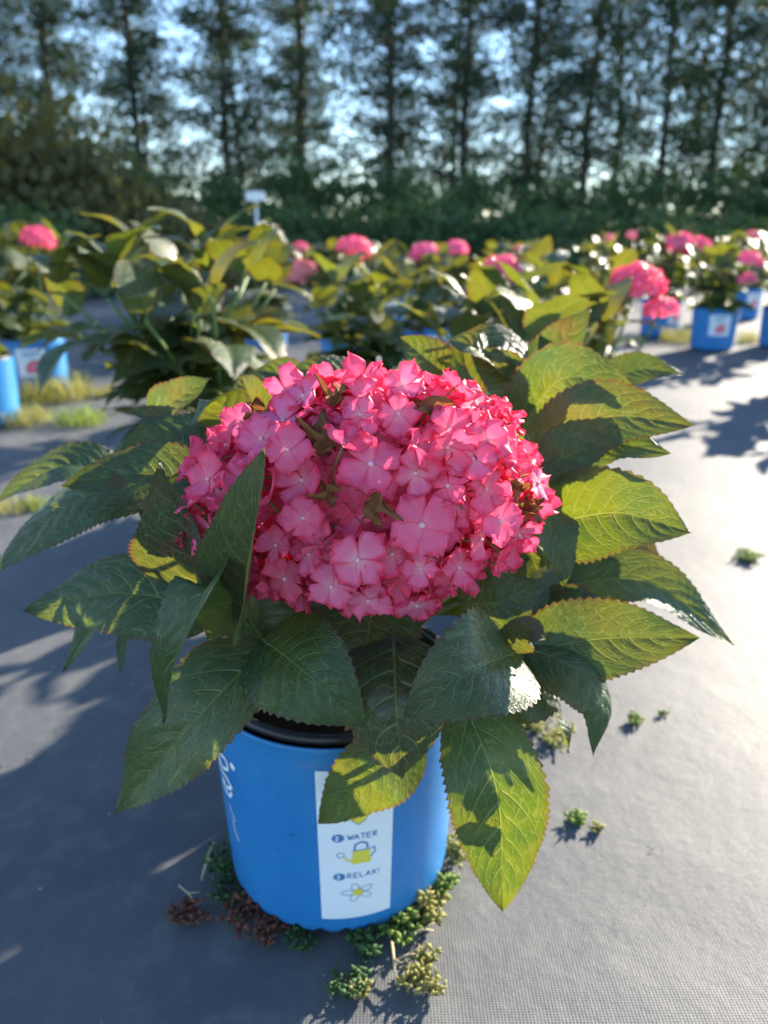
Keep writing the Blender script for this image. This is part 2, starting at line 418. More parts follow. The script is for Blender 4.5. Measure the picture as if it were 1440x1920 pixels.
def write(mb, word, x, z, h, wd, off, a0, z0, step=.98):
    for ch in word:
        for st in GLY[ch]: stroke(mb, [(x+px*h*.85, z+pz*h) for px, pz in st], wd, off, a0, z0)
        x += h*step*(.55 if ch == '!' else 1)
A0, A1 = R(-5.2), R(27.5)
strip = patch('care_strip', A0, A1, .0245, .207, .0005, WHITE, pot)
LW = (A1-A0)*.12
ink = MB(); yel = MB(); yel2 = MB(); yel3 = MB(); wht = MB()
O1, O2, O3 = .0008, .0010, .0012
blob(ink, .0185, .1285, circ(.0058, .0050), O1, A0, 0); write(wht, '2', .0160, .1262, .0050, .0012, O2, A0, 0)
write(ink, 'WATER', .0275, .1255, .0062, .0012, O1, A0, 0)
blob(ink, .0185, .0800, circ(.0058, .0046), O1, A0, 0); write(wht, '3', .0162, .0777, .0046, .0012, O2, A0, 0)
write(ink, 'RELAX!', .0265, .0775, .0060, .0011, O1, A0, 0)
# watering can
blob(yel, .0400, .1030, [(-.0085, -.0085), (.0085, -.0085), (.0092, -.007), (.0082, .0085), (-.0082, .0085), (-.0092, -.007)], O1, A0, 0)
stroke(yel, [(.033, .098), (.027, .100), (.0235, .1045)], .0022, O1, A0, 0)
stroke(ink, [(.0335, .1125), (.0345, .119), (.040, .1215), (.0455, .119), (.0465, .1125)], .0020, O1, A0, 0)
stroke(ink, [(.0485, .1110), (.0530, .1125), (.0535, .107), (.0490, .101)], .0014, O1, A0, 0)
stroke(ink, circ(.0036, .0030, 20, .0205, .1075), .0008, O1, A0, 0, True)
stroke(ink, [(.0315, .1115), (.0485, .1115)], .0009, O2, A0, 0)
# blossom
for k in range(5):
    a = R(90+72*k+14); cx, cz = .0360+.0092*math.cos(a), .0580+.0062*math.sin(a)
    el = [(cx+.0070*math.cos(w)*math.cos(a)-.0038*math.sin(w)*math.sin(a), cz+.0056*math.cos(w)*math.sin(a)+.0030*math.sin(w)*math.cos(a)) for w in np.linspace(0, 6.28, 24, endpoint=False)]
    stroke(ink, el, .0007, O1, A0, 0, True)
blob(yel2, .0360, .0580, [((.0072 if i % 2 else .0042)*math.cos(i*math.pi/6), (.0058 if i % 2 else .0036)*math.sin(i*math.pi/6)) for i in range(12)], O2, A0, 0)
# lower end of the first drawing, mostly behind a leaf
blob(yel3, .0390, .1520, [(-.009, .008), (-.0075, -.003), (-.001, -.009), (.006, -.004), (.0095, .006), (.004, .011)], O1, A0, 0)
stroke(ink, [(.0300, .158), (.0318, .1485), (.0382, .1430), (.0450, .1480), (.0478, .157)], .0007, O2, A0, 0)
ink.build('blue_print', INK, strip); yel.build('watering_can_print', YELLOW, strip); yel2.build('blossom_print', YELLOW, strip); yel3.build('planting_print', YELLOW, strip); wht.build('numeral', WHITE, strip)
# white script down the left side, turned on its side
scr = MB(); B0 = R(-63)
def curve(pts): return [tuple(q[:2]) for q in spline([(a, b, 0) for a, b in pts], 60)[0]]
stroke(scr, curve([(-.004, .196), (.012, .200), (.020, .192), (.012, .184), (.001, .188), (.006, .177), (.020, .178), (.024, .168)]), .0042, .0006, B0, 0)
stroke(scr, curve([(.024, .168), (.010, .163), (.000, .170), (.004, .156), (.018, .154), (.027, .148)]), .0042, .0009, B0, 0)
stroke(scr, curve([(.027, .148), (.014, .140), (.004, .144), (.006, .134), (.018, .132), (.024, .140)]), .0040, .0006, B0, 0)
blob(scr, .034, .178, circ(.0042, .0040), .0006, B0, 0)
for k, (x, z, l) in enumerate(((.012, .118, .008), (.018, .112, .007), (.014, .103, .009), (.016, .094, .007), (.020, .088, .006))):
    stroke(scr, curve([(x, z), (x+l*.5, z-.002), (x+l*.3, z-.006), (x+l, z-.007)]), .0013, .0006, B0, 0)
scr.build('white_script', WHITE, pot)

# ------------------------------------------------------------------ main hydrangea
plant = empty('hydrangea', POT+Vector((0, 0, PH-.02)))
tag(plant, 'hydrangea with one large pink mophead and broad dark serrated leaves, in sharp focus', 'plant', 'potted hydrangeas')
inv = Matrix.Translation(-plant.location)
Cm = (0, -.94, .34); U = (0, 0, 1)
nodes = [P(500, 1200, .56), P(985, 1225, .60), P(760, 1190, .59), P(1000, 860, .70), P(400, 870, .68), P(700, 760, .74), P(985, 1010, .66), P(385, 1110, .61), P(960, 760, .76), P(860, 1300, .57)]
ML = [ # midrib points (pixel, pixel, metres away), half width, normal at base, at tip, options
 ([(455,1168,.50),(474,1010,.452),(496,836,.452)], .046, (-.60,-.74,.28), (-.64,-.72,.26), dict(fold=.62, purple=.15, curl=.1)),
 ([(378,1140,.57),(352,1010,.535),(300,868,.53)], .062, (-.50,-.80,.34), (-.5,-.80,.26), dict(fold=.5, purple=.95)),
 ([(410,1150,.56),(230,1112,.56),(46,1146,.58)], .043, (0,-.72,.68), (0,-.80,.6), dict(fold=.12, curl=-.35, purple=.12)),
 ([(340,1120,.60),(215,1120,.62),(118,1257,.585)], .030, (-.3,-.55,.75), (-.6,-.75,.2), dict(fold=.25)),
 ([(335,1130,.62),(255,1165,.62),(222,1262,.60)], .019, (-.6,-.6,.5), (-.75,-.6,.1), dict(fold=.3)),
 ([(488,1188,.53),(402,1098,.47),(338,1200,.448),(304,1358,.452)], .034, (-.5,-.2,.85), (-.60,-.76,.2), dict(fold=.5, purple=.1)),
 ([(505,1205,.53),(380,1335,.482),(212,1525,.475)], .046, (-.25,-.74,.60), (-.25,-.85,.5), dict(fold=.28, wave=.004)),
 ([(492,1198,.53),(572,1262,.472),(686,1363,.465)], .049, (.05,-.80,.60), (.1,-.9,.4), dict(fold=.12, curl=-.2)),
 ([(738,1195,.53),(742,1320,.478),(756,1458,.476)], .056, (0,-.80,.6), (0,-.92,.4), dict(fold=.08, curl=-.45, quilt=.0026, wave=.004, K=6, purple=.45)),
 ([(700,1125,.56),(688,1215,.525),(690,1300,.505)], .050, Cm, Cm, dict(fold=.1, purple=.3)),
 ([(790,1385,.545),(700,1450,.530),(597,1544,.532)], .040, (.1,-.85,.45), (.1,-.93,.3), dict(fold=.1)),
 ([(965,1222,.52),(880,1262,.462),(756,1346,.452)], .049, (.05,-.72,.70), (0,-.86,.5), dict(fold=.28, purple=.2, curl=-.1)),
 ([(868,1310,.53),(932,1490,.487),(943,1708,.505)], .047, (-.05,-.88,.45), (0,-.98,.2), dict(fold=.14)),
 ([(1010,1235,.57),(965,1300,.535),(905,1358,.53)], .042, Cm, Cm, dict(fold=.1, purple=.2)),
 ([(985,1212,.57),(1085,1255,.54),(1135,1330,.52),(1112,1418,.505)], .040, (.25,-.5,.85), (.75,-.6,.3), dict(fold=.1, curl=-1.1, red=.35)),
 ([(975,1226,.57),(1130,1198,.565),(1312,1196,.555)], .044, (0,-.70,.70), (.05,-.80,.6), dict(fold=.16, curl=-.1)),
 ([(1050,1095,.64),(1215,1092,.63),(1376,1210,.60)], .036, (.15,-.5,.85), (.35,-.65,.7), dict(fold=.22)),
 ([(1020,985,.64),(1160,962,.60),(1297,998,.585)], .050, (.05,-.82,.55), (.05,-.88,.45), dict(fold=.22)),
 ([(1070,1000,.68),(1180,1025,.67),(1252,1088,.66)], .032, (.2,-.5,.85), (.4,-.6,.6), dict(fold=.2, red=.8)),
 ([(1012,925,.62),(1042,1000,.585),(1058,1100,.575)], .029, (.55,-.80,.2), (.5,-.85,.1), dict(fold=.2, red=.3)),
 ([(1000,885,.66),(1130,832,.65),(1258,850,.63)], .035, (0,-.66,.75), (.1,-.7,.7), dict(fold=.2)),
 ([(1000,860,.68),(1140,782,.66),(1303,798,.64)], .044, (0,-.80,.6), (.1,-.75,.65), dict(fold=.2, red=.25, quilt=.0016)),
 ([(975,800,.72),(1060,708,.70),(1195,735,.68)], .042, (-.05,-.88,.45), (.1,-.8,.6), dict(fold=.2, red=.25)),
 ([(885,628,.76),(950,640,.75),(986,702,.72)], .026, (.2,-.55,.8), (.6,-.7,.3), dict(fold=-.1, red=.7, quilt=.0018)),
 ([(955,715,.74),(895,655,.73),(832,632,.74)], .030, (-.2,-.25,.95), (-.3,-.4,.85), dict(fold=.25, red=.3, quilt=.0016)),
 ([(835,700,.73),(795,668,.72),(749,631,.72)], .026, (-.2,-.8,.5), (-.2,-.8,.5), dict(fold=.3, red=.6)),
 ([(985,750,.74),(930,690,.73),(880,655,.74)], .030, (-.2,-.8,.5), (-.2,-.8,.5), dict(fold=.2, red=.4, quilt=.0016)),
 ([(990,720,.78),(1050,650,.79),(1108,578,.80)], .032, (-.4,-.8,.4), (-.4,-.8,.4), dict(fold=.35, red=.8)),
 ([(1120,720,.86),(1200,692,.87),(1287,702,.86)], .026, (0,-.7,.7), (.1,-.7,.7), dict(fold=.2)),
 ([(275,780,.74),(335,745,.73),(396,709,.73)], .026, (-.3,-.75,.55), (-.3,-.75,.55), dict(fold=.3, red=.35)),
 ([(440,812,.70),(405,752,.68),(352,800,.66)], .030, (-.1,.0,1), (-.75,-.3,.55), dict(fold=.15, quilt=.0022)),
 ([(395,832,.72),(320,790,.71),(236,770,.71)], .022, (-.1,-.5,.85), (-.2,-.5,.85), dict(fold=.25, red=.8)),
 ([(405,865,.70),(310,822,.69),(224,848,.67)], .034, (-.05,-.68,.73), (-.2,-.7,.7), dict(fold=.2)),
 ([(405,905,.62),(262,888,.615),(114,911,.60)], .034, (0,-.76,.64), (-.05,-.7,.7), dict(fold=.15)),
 ([(425,850,.62),(360,885,.59),(297,919,.575)], .020, (.1,.55,.83), (.1,.5,.85), dict(fold=.15, purple=.4)),
 ([(240,900,.72),(120,872,.71),(-15,946,.70)], .034, (0,-.45,.9), (-.35,-.45,.8), dict(fold=.15, quilt=.0018)),
 ([(310,915,.64),(150,935,.625),(-20,1078,.60)], .042, (-.05,-.45,.9), (-.3,-.55,.8), dict(fold=.12, curl=-.5)),
 ([(1055,1080,.64),(1018,1145,.61),(983,1205,.59)], .032, Cm, Cm, dict(fold=.15, purple=.35)),
 ([(955,1212,.53),(990,1182,.515),(1024,1200,.51)], .018, (0,-.8,.6), (.2,-.8,.5), dict(fold=.2, purple=1.0)),
 ([(1035,1315,.58),(1050,1365,.57),(1068,1412,.57)], .018, (.90,-.25,.1), (.9,-.3,0), dict(fold=.3, red=.3)),
 ([(690,740,.76),(625,700,.75),(545,690,.75)], .030, (0,-.6,.8), (0,-.6,.8), dict(fold=.1, red=.35)),
 ([(500,790,.74),(470,745,.74),(450,700,.76)], .028, (-.3,-.8,.4), (-.3,-.8,.4), dict(fold=.3, red=.5)),
 ([(600,1100,.58),(560,1150,.55),(500,1240,.54)], .045, Cm, Cm, dict(fold=.1, purple=.3)),
 ([(860,1130,.58),(930,1130,.56),(1010,1090,.56)], .042, Cm, Cm, dict(fold=.1, purple=.3)),
 ([(500,1120,.60),(450,1160,.58),(400,1230,.58)], .045, Cm, Cm, dict(fold=.1)),
 ([(980,1000,.68),(1010,1080,.65),(1040,1180,.63)], .042, Cm, Cm, dict(fold=.1, purple=.2)),
 ([(860,1240,.57),(900,1300,.56),(960,1360,.56)], .038, Cm, Cm, dict(fold=.1, purple=.2)),
 ([(600,1220,.58),(560,1230,.56),(520,1260,.56)], .035, Cm, Cm, dict(fold=.1, purple=.2)),
 ([(1000,1150,.64),(1060,1130,.64),(1130,1150,.64)], .036, (0,-.7,.7), Cm, dict(fold=.1)),
 ([(400,960,.66),(330,980,.64),(260,960,.64)], .038, (0,-.7,.7), Cm, dict(fold=.1)),
 ([(990,930,.70),(1060,940,.68),(1140,1000,.66)], .036, (0,-.7,.7), Cm, dict(fold=.1)),
 ([(440,1030,.63),(340,1010,.605),(262,1010,.60)], .042, Cm, Cm, dict(fold=.1, purple=.6)),  # leaf added to keep the sun off the purple leaf in front
 ([(440,960,.65),(380,920,.63),(300,905,.62)], .030, (0,-.7,.7), Cm, dict(fold=.2, purple=.6)),
 ([(1000,960,.67),(1045,905,.665),(1100,865,.66)], .034, (0,-.7,.7), Cm, dict(fold=.2, red=.3)),
 ([(995,1190,.61),(1060,1240,.585),(1075,1330,.575)], .036, (.2,-.7,.6), (.4,-.8,.3), dict(fold=.2, purple=.6)),
 ([(990,790,.76),(1040,705,.77),(1012,628,.79)], .030, (-.3,-.85,.4), (-.3,-.85,.4), dict(fold=.35, red=.9)),
 ([(905,740,.79),(872,670,.79),(905,606,.79)], .027, (.2,-.85,.4), (.2,-.85,.4), dict(fold=.3, red=.9)),
 ([(570,750,.79),(530,705,.79),(478,692,.79)], .027, (-.1,-.7,.7), (-.1,-.7,.7), dict(fold=.3, red=.6)),
 ([(1060,1060,.67),(1150,1050,.66),(1245,1080,.65)], .030, (.1,-.6,.8), (.2,-.7,.6), dict(fold=.2, red=.4)),
 ([(1000,1150,.62),(1080,1160,.60),(1180,1240,.585)], .034, (.1,-.6,.8), (.2,-.8,.5), dict(fold=.2, purple=.4)),
]
for i, (pts, hw, n0, n1, o_) in enumerate(ML):
    o_ = dict(o_); red = o_.pop('red', .05); pur = o_.pop('purple', 0.0)
    p3 = [inv @ P(*p) for p in pts]
    nd = min(nodes, key=lambda q: (q-P(*pts[0])).length)
    nd = inv @ nd
    if (nd-p3[0]).length > .12: nd = p3[0]+(nd-p3[0]).normalized()*.08
    L = sum((p3[k+1]-p3[k]).length for k in range(len(p3)-1))
    o_.setdefault('K', 7 if L < .1 else 9); o_.setdefault('teeth', max(13, int(L/.0064)))
    V, F, UV, UV2 = leaf_mesh(p3, hw*.84, n0, n1, seed=i, stalk=nd, nu=max(56, 4*o_['teeth']), **o_)
    lf = link('leaf', mesh('leaf', V, F, LEAF, UV, UV2), plant)
    lf['red'] = red+rng.uniform(.05, .25); lf['purple'] = min(1, pur+rng.uniform(0, .28))
# the plant's far side and inside: unseen leaves, partly added for their shade
r = random.Random(21)
for i in range(60):
    a = R(r.uniform(-35, 175)); rad = r.uniform(.05, .13); z = r.uniform(.27, .44)
    b = Vector((POT.x+.02+rad*math.cos(a), POT.y+.05+rad*math.sin(a)*.8, z)); d = Vector((math.cos(a), math.sin(a), r.uniform(-.1, .3))); L = r.uniform(.10, .15)
    if i >= 44: a = R(r.uniform(20, 160)); b = Vector((r.uniform(-.17, .12), r.uniform(.70, .84), r.uniform(.39, .49))); d = Vector((math.cos(a), math.sin(a)*.6, .1)); L = .13  # high cluster added behind the head to shade the left leaves
    elif i >= 34: a = R(50+8*(i-34)); b = Vector((POT.x+.02+.10*math.cos(a), POT.y+.06+.10*math.sin(a), r.uniform(.27, .33))); d = Vector((math.cos(a), math.sin(a), -.25)); L = .16
    p3 = [inv @ b, inv @ (b+d*L*.5+Vector((0, 0, .012))), inv @ (b+d*L+Vector((0, 0, r.uniform(-.06, 0))))]
    V, F, UV, UV2 = leaf_mesh(p3, L*.31, (d.x*-.2, d.y*-.2, 1), None, fold=r.uniform(.1, .35), curl=-.2, seed=700+i, nu=60, nv=6, teeth=15, K=8, stalk=inv @ Vector((POT.x+.02, POT.y+.05, z-.03)))
    lf = link('leaf', mesh('leaf', V, F, LEAF, UV, UV2), plant); lf['red'] = r.uniform(0, .4); lf['purple'] = r.uniform(0, .3)
# stems
HEAD = P(690, 915, .56)
mb_pts = []
for k, nd in enumerate(nodes+[HEAD]):
    foot = POT+Vector((.05*math.cos(k*2.4), .05*math.sin(k*2.4)*.8+.01, PH-.03))
    mid = (foot+nd)/2+Vector((0, .03, -.01))
    c, _ = spline([inv @ foot, inv @ mid, inv @ nd], 14)
    mb = MB(); mb.tube([Vector(q) for q in c], [.0050-.0022*j/13 for j in range(14)], 8); mb.build('stem', STEM, plant)

# ------------------------------------------------------------------ florets
def floret_mesh(seed, Rf=.0205, nr=8, nt_=10, crumple=0, cup=None, mats=None, bead=True):
    r = random.Random(seed); mb = MB(); base = r.uniform(0, 1.5); cup = r.uniform(-.15, .62) if cup is None else cup
    for k in range(4):
        th = base+k*math.pi/2+r.uniform(-.12, .12); Rk = Rf*r.uniform(.86, 1.08); wk = r.uniform(.60, .76)
        tilt = r.uniform(-.30, .30); c_ = cup+r.uniform(-.16, .16); fq, p_ = r.uniform(3, 6), r.uniform(0, 6.28); ra = r.uniform(.06, .16)
        notch = r.uniform(0, .12); back = r.uniform(-.25, .05)
        v, uv = [], []
        for i in range(nr+1):
            s_ = i/nr
            hw = Rk*wk*(s_**.62)*math.sqrt(max(0, 1-(s_**3.4)*.95))
            for j in range(nt_+1):
                t_ = -1+2*j/nt_
                ss = s_*(1-.30*t_*t_*s_**2)-notch*math.exp(-(t_*4)**2)*s_**6+.035*math.sin(t_*8+p_*3)*s_**4
                x = Rk*ss; y = hw*t_
                z = Rk*(c_*s_**1.3+back*s_**4+ra*math.sin(fq*t_+p_)*s_**2+tilt*t_*s_*.8+.035*math.sin(9*t_+p_*2+4*s_)*s_**2+.02*math.sin(15*t_+p_)*s_**4)+(k % 2)*.0011+Rk*.05*math.sin(k*2.1+seed)*s_
                if crumple:
                    q = Vector((x*90+seed, y*90, k*3.0)); x += noise.noise(q)*crumple*s_; y += noise.noise(q+Vector((7, 0, 0)))*crumple*s_; z += noise.noise(q+Vector((0, 9, 0)))*crumple*1.6*s_
                v.append((x*math.cos(th)-y*math.sin(th), x*math.sin(th)+y*math.cos(th), z)); uv.append((s_, t_*.5+.5))
        w = nt_+1
        mb.add(v, [(i*w+j, (i+1)*w+j, (i+1)*w+j+1, i*w+j+1) for i in range(nr) for j in range(nt_)], uv, 0)
    if bead:
        v, f = [], []; rb = .0017
        for a in range(5):
            for b in range(8):
                e = math.pi*a/4; w_ = 2*math.pi*b/8; v.append((rb*math.sin(e)*math.cos(w_), rb*math.sin(e)*math.sin(w_), .0012+rb*math.cos(e)))
        for a in range(4):
            for b in range(8): f.append((a*8+b, a*8+(b+1) % 8, (a+1)*8+(b+1) % 8, (a+1)*8+b))
        mb.add(v, f, None, 1)
        mb.tube([(0, 0, 0), (0, .001, -.012), (0, .002, -.03)], [.0009, .0008, .0007], 5, 2)
    return mesh('floret', mb.v, mb.f, mats or [PETAL, BEAD, STEM], mb.uv, None, True, mb.m)
variants = [floret_mesh(100+k) for k in range(16)]
flat_var = [floret_mesh(300+k, cup=.08) for k in range(4)]
wither_var = [floret_mesh(200+k, Rf=.0135, crumple=.020, mats=[WITHER, WITHER, STEM]) for k in range(4)]
# mophead: silhouette radius (pixels at the head's distance) round its centre, depth towards the viewer
sil = [(0, 325), (18, 310), (38, 285), (58, 244), (80, 216), (100, 212), (122, 228), (140, 262), (160, 306), (182, 350), (197, 360), (212, 322), (228, 258), (250, 222), (270, 222), (290, 228), (310, 246), (330, 288), (345, 314), (360, 325)]
view = (HEAD-Vector((0, 0, CAM_H))).normalized(); e1 = Vector((1, 0, 0)); e3 = -view; e2 = e3.cross(e1).normalized()
hd = (HEAD-Vector((0, 0, CAM_H))).length; px2m = hd/FPX
head = link('flower_head', None, plant); head.matrix_local = Matrix.Translation(inv @ HEAD); head.empty_display_size = .02
head['label'] = 'large domed pink mophead of four-petalled florets, a few withered brown'
def head_pt(ax, ay, az):
    a = math.degrees(math.atan2(ay, ax)) % 360
    Rp = np.interp(a, [q[0] for q in sil], [q[1] for q in sil])*px2m*.93
    h = math.hypot(ax, ay); lump = 1+.10*noise.noise(Vector((ax*2.1+3, ay*2.1, az*2.1)))
    rho = Rp*h/max(1e-6, 1); dz = .100*az
    if h > .86 and az < .55: lump = 1+.04*noise.noise(Vector((ax*3, ay*3, az*3)))
    d = Vector((ax/max(h, 1e-6)*rho, ay/max(h, 1e-6)*rho, dz))*lump
    nrm = (e1*(ax/.135)+e2*(ay/.10)+e3*(az/.100)).normalized()
    return e1*d.x+e2*d.y+e3*d.z, nrm
def place(me, pos, nrm, roll, sc, warm=0):
    z = nrm; x = z.orthogonal().normalized(); y = z.cross(x)
    M = Matrix.Translation(pos) @ Matrix((x, y, z)).transposed().to_4x4() @ Matrix.Rotation(roll, 4, 'Z') @ Matrix.Scale(sc, 4)
    o = link('floret', me, head, M); o['magenta'] = warm; o['pale'] = 0.0; return o
taken = []
pins = [(770,970,1.28,0),(694,882,1.12,0),(674,1020,1.15,0),(902,967,1.08,0),(572,860,.95,0),(690,1092,.98,0),(772,1108,1.05,0),(556,1058,1.05,0),(586,962,.85,0),
        (622,830,.9,1),(700,952,.8,1),(728,1140,.95,1),(792,785,.9,1),(956,915,.8,1),(500,800,.9,1),(476,770,.8,1),(640,755,.8,1),(620,920,.7,1)]
for px, py, sc, wth in pins:
    dx, dy = (px-690), -(py-915); a = math.degrees(math.atan2(dy, dx)) % 360
    Rp = np.interp(a, [q[0] for q in sil], [q[1] for q in sil])*.93
    h = min(.985, math.hypot(dx, dy)/Rp); k = h/max(1e-6, math.hypot(dx, dy))
    ax, ay = dx*k, dy*k; az = math.sqrt(max(0, 1-h*h))
    pos, nrm = head_pt(ax, ay, az)
    pos += nrm*(.006 if not wth else -.003)
    nrm = (nrm*.8+e3*.4+Vector((rng.gauss(0, .14), 0, .1+rng.gauss(0, .12)))).normalized()
    taken.append(pos)
    place(rng.choice(wither_var) if wth else flat_var[len(taken) % 4], pos, nrm, rng.uniform(0, 6.28), sc*1.02, 0 if wth else rng.uniform(0, .5))
NF = 390; ga = math.pi*(3-math.sqrt(5)); cnt = 0
for i in range(NF):
    az = 1-1.55*(i+.5)/NF; rr = math.sqrt(max(0, 1-az*az)); th = i*ga+rng.uniform(-.12, .12)
    ax, ay = rr*math.cos(th), rr*math.sin(th)
    if az < -.1 and ay < -.05: continue
    pos, nrm = head_pt(ax, ay, az)
    if any((pos-t_).length < .0185 for t_ in taken): continue
    pos += nrm*rng.uniform(-.014, .006)
    nj = (nrm+Vector((rng.gauss(0, .46), rng.gauss(0, .46), rng.gauss(0, .46)+.08))).normalized()
    left = max(0, min(1, .5-ax*.6))  # paints florets away from the sun cooler, as sunlight reddens the right side
    place(rng.choice(wither_var) if rng.random() < .02 else rng.choice(variants), pos, nj, rng.uniform(0, 6.28), rng.uniform(.72, 1.02), left*rng.uniform(0, .6)); cnt += 1
print('outer', cnt)
for i in range(70):   # deeper florets that close the gaps
    az = 1-1.3*(i+.5)/70; rr = math.sqrt(max(0, 1-az*az)); th = i*ga+1
    ax, ay = rr*math.cos(th), rr*math.sin(th)
    if cnt > 272: break
    pos, nrm = head_pt(ax, ay, az); cnt += 1
    place(rng.choice(variants), pos*.80, (nrm+Vector((rng.gauss(0, .2), rng.gauss(0, .2), 0))).normalized(), rng.uniform(0, 6.28), 1.0, rng.uniform(0, .4))


# ------------------------------------------------------------------ plants of the rows behind
gen = []
for k in range(8):
    r = random.Random(50+k); dr = r.uniform(.1, .5)
    pts = [(0, 0, 0), (0, .35, .06), (0, .72, .04-dr*.25), (0, 1, -.02-dr*.6)]
    V, F, UV, UV2 = leaf_mesh(pts, r.uniform(.29, .36), (0, 0, 1), (0, .2, 1), fold=r.uniform(.05, .45), curl=r.uniform(-.5, .1), wave=.02, quilt=.011, teeth=14, nu=42, nv=5, seed=500+k, stalk=(0, -.18, -.03))
    gen.append(mesh('leaf', V, F, LEAF, UV, UV2))
def head_mesh(seed, n=95):
    r = random.Random(seed); mb = MB()
    for i in range(n):
        az = 1-1.25*(i+.5)/n; rr = math.sqrt(1-az*az); th = i*ga
        lump = 1+.12*noise.noise(Vector((rr*math.cos(th)*2+seed, rr*math.sin(th)*2, az*2)))
        p = Vector((rr*math.cos(th), rr*math.sin(th), az*.72))*lump
        nrm = (Vector((rr*math.cos(th), rr*math.sin(th), az*1.2))+Vector((r.gauss(0, .3), r.gauss(0, .3), r.gauss(0, .3)))).normalized()
        x = nrm.orthogonal().normalized(); y = nrm.cross(x); a0 = r.uniform(0, 6.28); Rf = r.uniform(.19, .25)
        for q in range(4):
            a = a0+q*math.pi/2; d = x*math.cos(a)+y*math.sin(a); e = nrm.cross(d); cu = r.uniform(-.05, .12)
            v = [p, p+d*Rf*.5-e*Rf*.42+nrm*cu*.1, p+d*Rf*.55+e*Rf*.42+nrm*cu*.15, p+d*Rf-e*Rf*.3+nrm*cu, p+d*Rf*1.02+e*Rf*.28+nrm*cu*.8]
            mb.add(v, [(0, 1, 2), (1, 3, 4, 2)], [(0, .5), (.5, .05), (.5, .95), (1, .1), (1, .9)])
    return mesh('flower_head', mb.v, mb.f, PETAL, mb.uv)
heads = [head_mesh(k) for k in range(3)]
stem_cache = {}
def hydrangea(loc, h, rad, nst, label, seed, hl=(), leafscale=1.0, redness=.4, bare=0, pot_label=None, potrot=None):
    r = random.Random(seed)
    pr = build_pot_copy(loc, potrot if potrot is not None else r.uniform(-1, 1), pot_label)
    root = empty('hydrangea', Vector(loc)+Vector((0, 0, PH-.02)))
    tag(root, label, 'plant', 'potted hydrangeas')
    z0 = PH-.02
    for k in range(nst):
        a = 2*math.pi*k/nst+r.uniform(-.3, .3); lean = rad*(math.sqrt((k+.5)/nst))*r.uniform(.45, .75)
        top = Vector((lean*math.cos(a*1.9), lean*math.sin(a*1.9), (h-z0)*r.uniform(.66, .92)*(1-.22*(lean/rad)**2)))
        foot = Vector((.05*math.cos(a), .05*math.sin(a), -.01))
        c, _ = spline([foot, foot*.5+top*.5+Vector((0, 0, .03)), top], 8)
        mb = MB(); mb.tube([Vector(q) for q in c], [.0048-.002*j/7 for j in range(8)], 6); mb.build('stem', STEM, root)
        ups = r.choice((2, 3, 3)); az = r.uniform(0, 6.28)
        for lv in range(ups+1):
            f = 1-.27*lv; pos = Vector(c[min(7, int(round(7*max(.2, f))))])
            az += math.pi/2+r.uniform(-.3, .3)
            for sd in (0, math.pi):
                sc = leafscale*r.uniform(.095, .145)*(.80 if lv == 0 else 1.0)
                pit = r.uniform(.5, 1.1) if lv == 0 else r.uniform(-.15, .45)
                M = Matrix.Translation(pos) @ Matrix.Rotation(az+sd+r.uniform(-.25, .25), 4, 'Z') @ Matrix.Rotation(pit, 4, 'X') @ Matrix.Rotation(r.uniform(-.4, .4), 4, 'Y') @ Matrix.Translation((0, sc*.17, sc*.03)) @ Matrix.Scale(sc, 4)
                o = link('leaf', r.choice(gen), root, M); o['red'] = min(1, max(0, r.gauss(redness, .25)))*(1 if lv < 2 else .3); o['purple'] = r.choice((0, 0, .1, .3))
    for (dx, dy, dz, sz, pale, mag) in hl:
        o = link('flower_head', r.choice(heads), root, Matrix.Translation((dx, dy, dz-z0)) @ Matrix.Rotation(r.uniform(0, 6), 4, 'Z') @ Matrix.Rotation(r.uniform(-.3, .3), 4, 'X') @ Matrix.Scale(sz*.66, 4))
        o['pale'] = pale; o['magenta'] = mag
        mb = MB(); mb.tube([(dx*.2, dy*.2, 0), (dx*.8, dy*.8, (dz-z0)*.6), (dx, dy, dz-z0)], [.005, .004, .003], 6); mb.build('stem', STEM, root)
    return root
core = link('inner_florets', head_mesh(41, 280), head, Matrix((e1*.100, e2*.072, e3*.095)).transposed().to_4x4() @ Matrix.Rotation(0, 4, 'X')); core['kind'] = 'stuff'; core['pale'] = 0.0; core['magenta'] = .2
# plain pot with a picture tag, copied
proto = build_pot('flower_pot', (0, 0, 0), 48, False)
tagp = patch('picture_tag', R(-26), R(26), .085, .200, .0006, WHITE, proto, 14, 6)
mb = MB(); r_ = random.Random(3)
for k in range(16): blob(mb, r_.uniform(-.030, .030), r_.uniform(.104, .146), circ(r_.uniform(.006, .011), r_.uniform(.006, .010), 9), .0010+.00006*k, 0, 0)
mb.build('pink_print', PINKINK, tagp)
mb = MB(); stroke(mb, [(-.035, .182), (.035, .182)], .008, .001, 0, 0); stroke(mb, [(-.03, .167), (.02, .167)], .004, .001, 0, 0); mb.build('blue_print', INK, tagp)
used = [False]
def copy_tree(o, parent=None):
    c = o.copy(); C.objects.link(c); c.parent = parent
    for ch in list(o.children): copy_tree(ch, c)
    return c
def build_pot_copy(loc, rz, label):
    p = proto if not used[0] else copy_tree(proto); used[0] = True
    p.location = loc; p.rotation_euler = (0, 0, rz)
    tag(p, label, 'pot', 'blue nursery pots'); return p
def GY(px, Y): # ground point under a photo column at distance Y
    return ((px-720)/FPX*(Y*math.cos(PITCH)+CAM_H*math.sin(PITCH)), Y, 0)
